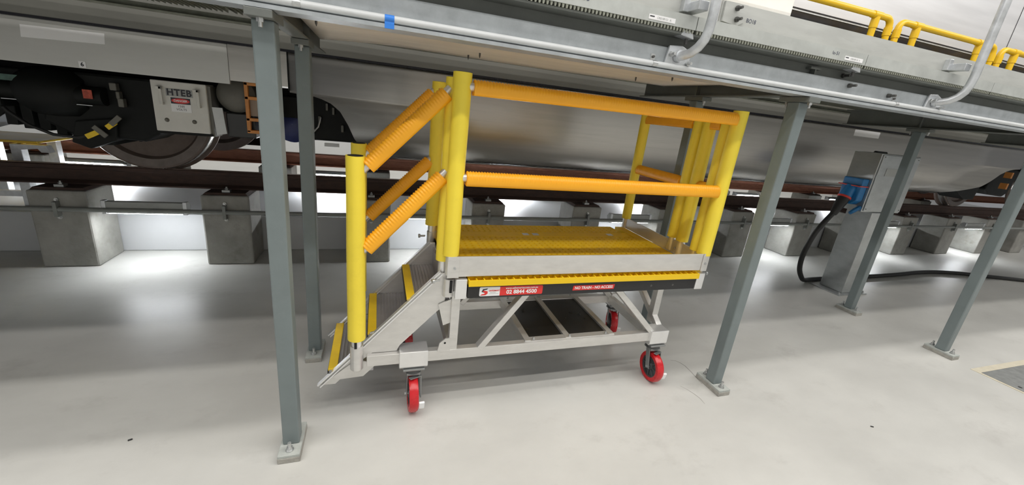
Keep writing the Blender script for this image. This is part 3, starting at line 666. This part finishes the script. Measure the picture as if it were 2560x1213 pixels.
# --- posts with foam sleeves
def post(x, y, z0, z1, zt, r=.041):
    o = part('post_tube', MB().tube([(x, y, zt), (x, y, z1-.02)], .0242, 18), M_alub, PF, smooth=True)
    ph = random.uniform(0, 6); n = 26; rows = []; rin = []
    K = max(6, int((z1-z0)/.045))
    for k in range(K+1):
        z = z0+(z1-z0)*k/K
        row = []
        for j in range(n):
            a = 2*math.pi*j/n
            rr = r*(1+.028*math.sin(2*a+ph+z*2.2)+.018*math.sin(z*11+ph+a))
            split = math.exp(-((a-4.0) % (2*math.pi)-0)**2/.02)
            row.append((x+rr*(1-.05*split)*math.cos(a), y+rr*(1-.05*split)*math.sin(a), z))
        rows.append(row)
    mb = MB(); mb.quadgrid(rows, True)
    def inner(row, z, f): return [(x+(p[0]-x)*f, y+(p[1]-y)*f, z) for p in row]
    mb.quadgrid([rows[-1], inner(rows[-1], z1, .72), inner(rows[-1], z1-.05, .70)], True)
    mb.quadgrid([rows[0], inner(rows[0], z0, .72), inner(rows[0], z0+.05, .70)], True)
    part('foam_sleeve', mb, M_yel, o, smooth=True)
    part('hollow', MB().tube([(x, y, z1-.03), (x, y, z1+.0015)], r*.80, 18), M_hole, o)
    return o
def stub(x, y, z0, z1, r=.031):
    part('post_socket', MB().tube([(x, y, z0), (x, y, z1)], r, 20), M_alu, PF, smooth=True)
post(.345, 1.800, .897, 1.738, .79); post(.318, 1.852, .850, 1.716, .70, .036)
post(1.912, 1.795, .885, 1.732, .79); post(1.925, 1.872, .885, 1.71, .79, .037)
post(1.935, 2.015, .895, 1.70, .79, .038); post(1.935, 2.105, .895, 1.70, .80, .036)
post(1.930, 2.650, .868, 1.70, .79, .036); post(.325, 2.375, .875, 1.715, .74, .040)
post(-.092, 1.795, .462, 1.352, .30); post(-.100, 2.325, .462, 1.348, .30)
stub(-.092, 1.795, .292, .425); stub(-.10, 2.325, .292, .425)
stub(.345, 1.805, .672, .768, .029); stub(.325, 2.375, .74, .83, .029); stub(1.915, 1.805, .69, .775, .026)
for (p, d) in (((.300, 1.80, .758), (-1, -.25, 0)), ((1.94, 1.80, .755), (1, -.1, 0)), ((.285, 2.37, .80), (-1, 0, 0)), ((-.03, 1.82, .47), (1, 0, .2))):
    b = MB(); v = Vector(p); dd = Vector(d).normalized(); b.tube([v, v+dd*.035], .006, 8); b.tube([v+dd*.03, v+dd*.042], .012, 10)
    part('locking_pin', b, M_bolt, PF, smooth=True)
for (x, y) in ((-.095, 1.76), (.352, 1.772)):
    part('socket_slot', MB().box(x-.006, x+.006, y-.003, y+.006, .425 if x < 0 else .70, .462 if x < 0 else .765), M_hole, PF)
# --- ribbed orange rail covers
def rail_cover(p0, p1, r=.0305, pitch=.0138):
    p0 = Vector(p0); p1 = Vector(p1); L = (p1-p0).length; t = (p1-p0)/L; side = t.cross(Vector((0, 0, 1))).normalized(); up = side.cross(t).normalized()
    part('guard_rail', MB().tube([p0-t*.03, p1+t*.03], .019, 14), M_alu, PF, smooth=True)
    o_rows = []; nr = int(L/pitch); m = 4
    for k in range(nr*m+1):
        q = p0+t*(L*k/(nr*m)); rib = (0, 1, 1, 0)[k % m]
        row = []
        for d in range(0, 181, 12):
            a = math.radians(d); f = 1+(.12*rib-.06)*(1 if 6 <= d <= 174 else .35)
            row.append(q+side*(r*f*math.cos(a))+up*(r*f*math.sin(a)))
        for sx_, uz in ((-1.0, -.008), (-.97, -.022), (-.80, -.035), (.80, -.035), (.97, -.022), (1.0, -.008)): row.append(q+side*(r*sx_)+up*uz)
        o_rows.append(row)
    mb = MB(); b = mb.quadgrid(o_rows, True); w = len(o_rows[0])
    for rr, rev in ((0, True), (len(o_rows)-1, False)):
        idx = [b+rr*w+j for j in range(w)]; mb.f.append(tuple(reversed(idx)) if rev else tuple(idx))
    o = part('rail_cover', mb, M_ora, PF, smooth=False)
    me = o.data; me.polygons.foreach_set('use_smooth', [True]*len(me.polygons)); me.set_sharp_from_angle(angle=math.radians(70))
rail_cover((.394, 1.79, 1.683), (1.876, 1.79, 1.689)); rail_cover((.391, 1.79, 1.282), (1.880, 1.79, 1.281))
rail_cover((-.045, 1.795, 1.312), (.280, 1.835, 1.646)); rail_cover((-.052, 1.795, .935), (.283, 1.835, 1.278))
rail_cover((-.052, 2.327, 1.305), (.286, 2.372, 1.652)); rail_cover((-.052, 2.327, .935), (.286, 2.372, 1.272))
rail_cover((1.928, 1.905, 1.655), (1.934, 1.985, 1.655)); rail_cover((1.928, 1.905, 1.275), (1.934, 1.985, 1.275))
rail_cover((1.935, 2.14, 1.65), (1.931, 2.615, 1.65)); rail_cover((1.935, 2.14, 1.275), (1.931, 2.615, 1.275))
# --- stairs
def stringer(y, w):
    pts = [(-.272, .195), (.300, .790), (.335, .79), (.335, .605), (.298, .578), (.115, .392), (.10, .36), (-.02, .36), (-.10, .295), (-.195, .195)]
    o = part('stair_stringer', MB().prism(pts, y, y+w), M_alu, PF, bevel=.002)
    for off in (0, .014):
        part('stringer_flange', MB().beam((-.275+off*.72, y+w/2+(-.004 if w > 0 else .004), .200-off*.70), (.302+off*.72, y+w/2, .797-off*.70), .024, .006, (-1, 0, 1)), M_alub, o)
    return o
stringer(1.812, .008); stringer(2.268, .008)
part('stair_gusset', MB().prism([(-.205, .245), (-.185, .225), (-.062, .232), (.005, .300), (-.06, .32), (-.12, .31)], 1.804, 1.811), M_alu, PF)
part('stair_gusset', MB().prism([(-.205, .245), (-.185, .225), (-.062, .232), (.005, .300), (-.06, .32), (-.12, .31)], 2.278, 2.285), M_alu, PF)
for (x, z) in ((-.228, .278), (-.042, .468), (.143, .652)):
    b = MB(); b.box(x+.004, x+.215, 1.822, 2.266, z-.03, z-.006)
    for i in range(9): xx = x+.052+.0175*i; b.box(xx, xx+.009, 1.822, 2.266, z-.006, z-.001)
    tr = part('stair_tread', b, M_tread, PF, bevel=.001)
    if x > -.2: part('stair_riser', MB().box(x+.012, x+.016, 1.824, 2.264, z-.185, z-.03), M_tread, PF)
    part('tread_nosing', MB().box(x, x+.042, 1.824, 2.262, z-.012, z+.002), M_nos, tr, bevel=.002)
    part('nosing_lip', MB().box(x-.003, x+.002, 1.824, 2.262, z-.034, z-.012), M_blk, tr)
part('stair_riser', MB().box(.322, .328, 1.82, 2.268, .655, .765), M_tread, PF)
# --- storage shelf
for x in (.805, 1.062, 1.355): part('shelf_bar', MB().box(x, x+.036, 1.80, 2.325, .358, .366), M_alu, PF)
for x in (.805, 1.062, 1.355): part('shelf_bar_web', MB().box(x, x+.004, 1.83, 2.30, .318, .358), M_alu, PF)
part('shelf_edge', MB().box(.805, 1.391, 1.797, 1.837, .3585, .3635), M_alu, PF); part('shelf_edge', MB().box(.805, 1.391, 2.288, 2.328, .3585, .3635), M_alu, PF)
for (a, b_) in ((.842, 1.061), (1.099, 1.354)): part('shelf_panel', MB().box(a, b_, 1.838, 2.287, .345, .353), M_blkp, PF, label='black shelf panel')
for x in (.86, 1.09, 1.335):
    for y in (1.808, 2.312): part('shelf_bolt', MB().bolt((x, y, .366), ZD, .008, .008), M_bolt, PF)
# --- casters
def caster(px, py, wx, wy, ang, pedal=True):
    ax = Vector((math.cos(ang), math.sin(ang), 0)); fd = Vector((-math.sin(ang), math.cos(ang), 0)); c = Vector((wx, wy, .1005))
    o = part('caster', MB().tube([(px, py, .238), (px, py, .262)], .045, 20), M_hub, PF, smooth=True, label='caster with red wheel')
    part('caster_plate', MB().box(px-.055, px+.055, py-.05, py+.05, .262, .272), M_fork, o, bevel=.002)
    part('wheel_tyre', MB().lathe([(.072, -.022), (.094, -.0235), (.1005, -.012), (.1005, .012), (.094, .0235), (.072, .022), (.072, -.022)], c, ax, 40), M_red, o, smooth=True)
    hb_ = part('wheel_hub', MB().lathe([(.073, -.019), (.066, -.020), (.064, -.008), (.026, -.008), (.022, -.021), (.0001, -.021)], c, ax, 32), M_hub, o, smooth=True)
    part('wheel_hub', MB().lathe([(.073, .019), (.066, .020), (.064, .008), (.026, .008), (.022, .021), (.0001, .021)], c, ax, 32), M_hub, o, smooth=True)
    for k in range(8):
        a = k*math.pi/4; d = fd*math.cos(a)+Vector((0, 0, 1))*math.sin(a)
        for s in (-1, 1): part('hub_spoke', MB().beam(c+d*.024+ax*s*.012, c+d*.066+ax*s*.012, .006, .010, tuple(ax)), M_hub, o)
    fk = MB()
    for s in (-1, 1):
        a = c+ax*s*.031; top = Vector((px, py, .236))+ax*s*.031
        fk.beam(a-Vector((0, 0, .012)), top, .005, .036, tuple(ax) if False else tuple(fd))
    fk.box(px-.035, px+.035, py-.035, py+.035, .225, .24)
    part('fork', fk, M_fork, o, bevel=.0015)
    part('axle_bolt', MB().tube([c-ax*.042, c+ax*.042], .008, 8), M_bolt, o)
    # brake lever and pedal
    ex = c+ax*.040; b = MB(); b.beam(ex+Vector((0, 0, .105)), ex+Vector((0, 0, -.01))-fd*.03, .006, .02, tuple(fd)); b.beam(ex+Vector((0, 0, .105)), c+Vector((0, 0, .112))-ax*.02-fd*.03, .02, .005)
    part('brake_lever', b, M_fork, o)
    q = ex-fd*.075+Vector((0, 0, -.045)); part('brake_pedal', MB().beam(q, q+Vector((0, 0, .045))-fd*.01, .03, .012, tuple(fd)), M_pedal, o, bevel=.003)
    return o
def pad(x0, x1, y0, y1):
    b = MB(); b.prism([(y0, .375), (y1, .375), (y1, .272), (y0+.012, .272), (y0, .288)], x0, x1, 'x'); part('caster_bracket', b, M_alub, PF, bevel=.004)
pad(.113, .258, 1.765, 1.86); pad(1.645, 1.775, 1.765, 1.86); pad(.113, .258, 2.29, 2.385); pad(1.68, 1.80, 2.29, 2.385)
caster(.188, 1.812, .188, 1.800, math.radians(1)); caster(1.715, 1.812, 1.725, 1.790, math.radians(-2)); caster(.19, 2.335, .185, 2.33, math.radians(10)); caster(1.74, 2.335, 1.765, 2.345, math.radians(-20))

# ================================================================== POWER PEDESTAL + CABLE
t = thing('power_pedestal', 'stainless steel power outlet pedestal behind the rear column on the right', 'power pedestal', (5.2, 2.88, 0))
part('base_plate', MB().box(4.95, 5.42, 2.69, 3.02, 0, .012), M_pbox, t, bevel=.002)
part('pedestal', MB().box(5.06, 5.36, 2.735, 2.985, .012, .965), M_pbox, t, bevel=.006)
part('cabinet', MB().box(4.895, 5.515, 2.75, 3.01, .965, 1.585), M_pbox, t, bevel=.006)
part('cabinet_door', MB().box(4.91, 5.50, 2.738, 2.75, .98, 1.572), M_pbox, t, bevel=.003)
part('top_handle', MB().prism([(4.98, 1.585), (5.00, 1.602), (5.15, 1.602), (5.17, 1.585)], 2.86, 2.89), M_blk, t, bevel=.003)
part('rating_plate', MB().box(5.02, 5.24, 2.735, 2.738, 1.36, 1.44), M_grey, t)
for (x, z) in ((4.935, 1.55), (5.475, 1.55), (4.935, 1.0), (5.475, 1.0)): part('door_screw', MB().bolt((x, 2.738, z), (0, -1, 0), .008, .004), M_bolt, t)
for x in (4.985, 5.385): part('anchor_bolt', MB().bolt((x, 2.715, .012), ZD, .012, .012), M_bolt, t)
# blue socket on the left side of the cabinet
sk_ = part('socket', MB().prism([(2.775, 1.31), (2.965, 1.31), (2.965, 1.08), (2.90, 1.03), (2.82, 1.03), (2.775, 1.08)], 4.80, 4.895, 'x'), M_bluep, t, bevel=.01, label='blue industrial socket')
part('socket_rim', MB().beam((4.83, 2.765, 1.23), (4.83, 2.975, 1.23), .14, .010, (0, 0, 1)), mat('red_trim', (.6, .05, .04), .5), sk_)
t = thing('power_cable', 'thick black power cable with blue plug looping from the pedestal across the floor', 'cable', (4.7, 2.88, 0))
pts0 = Vector((4.80, 2.87, 1.20)); dn = Vector((-.42, 0, -1)).normalized()
part('plug_body', MB().lathe([(.0001, 0), (.052, 0), (.056, .03), (.056, .13), (.046, .135)], pts0+dn*-.02, dn, 24), M_bluep, t, smooth=True)
part('plug_ring', MB().lathe([(.057, .12), (.062, .125), (.062, .14), (.05, .145)], pts0+dn*-.02, dn, 24), MATS['red_trim'], t, smooth=True)
part('plug_cap', MB().lathe([(.0001, 0), (.055, .006), (.062, .02), (.055, .04), (.0001, .045)], (4.84, 2.80, .99), (.3, -.7, -.6), 24), M_bluep, t, smooth=True)
bt = pts0+dn*.11
part('cable_boot', MB().lathe([(.055, 0), (.055, .05), (.044, .13), (.034, .20), (.030, .21), (.0001, .212)], bt, dn, 24), M_cable, t, smooth=True)
cp = [tuple(bt+dn*.17), (4.60, 2.88, .80), (4.555, 2.9, .68), (4.54, 2.92, .54), (4.56, 2.95, .38), (4.63, 2.98, .22), (4.73, 3.0, .11), (4.86, 3.04, .042), (5.05, 3.075, .027), (5.4, 3.085, .027), (6.0, 3.09, .027), (6.7, 3.115, .027), (7.4, 3.16, .027), (8.0, 3.10, .027), (8.6, 2.90, .027), (9.3, 2.70, .027), (10.5, 2.6, .027)]
def smooth_path(P, n=5):
    P = [Vector(p) for p in P]; out = []
    for i in range(len(P)-1):
        a = P[max(0, i-1)]; b = P[i]; c = P[i+1]; d = P[min(len(P)-1, i+2)]
        for k in range(n):
            f = k/n; out.append(.5*((2*b)+(c-a)*f+(2*a-5*b+4*c-d)*f*f+(-a+3*b-3*c+d)*f**3))
    out.append(P[-1]); return out
part('cable_run', MB().tube(smooth_path(cp), .026, 12), M_cable, t, smooth=True)

# ================================================================== FLOOR ITEMS
t = thing('floor_cover', 'square grey steel access cover set in the floor at the right edge', 'floor cover', (5.2, .95, 0))
part('cover_plate', MB().box(4.60, 5.80, .45, 1.386, 0, .004), M_cover, t)
b = MB(); b.box(4.572, 4.598, .42, 1.44, 0, .003); b.box(4.598, 5.83, 1.388, 1.44, 0, .003); part('cover_frame', b, M_seal, t)
part('lift_hole', MB().tube([(4.66, 1.20, .004), (4.66, 1.20, .0045)], .012, 12), M_hole, t)
for (x, y, a, lb) in ((-1.057, 1.817, .4, 'tiny black chip of debris on the floor at lower left'), (2.872, 1.148, -.5, 'tiny black sliver of debris on the floor at lower right')):
    d = Vector((math.cos(a), math.sin(a), 0))*.008; c = Vector((x, y, .003))
    o = part('debris_chip', MB().beam(c-d, c+d, .006, .006), M_blk, None, bevel=.0015); tag(o, lb, 'debris')
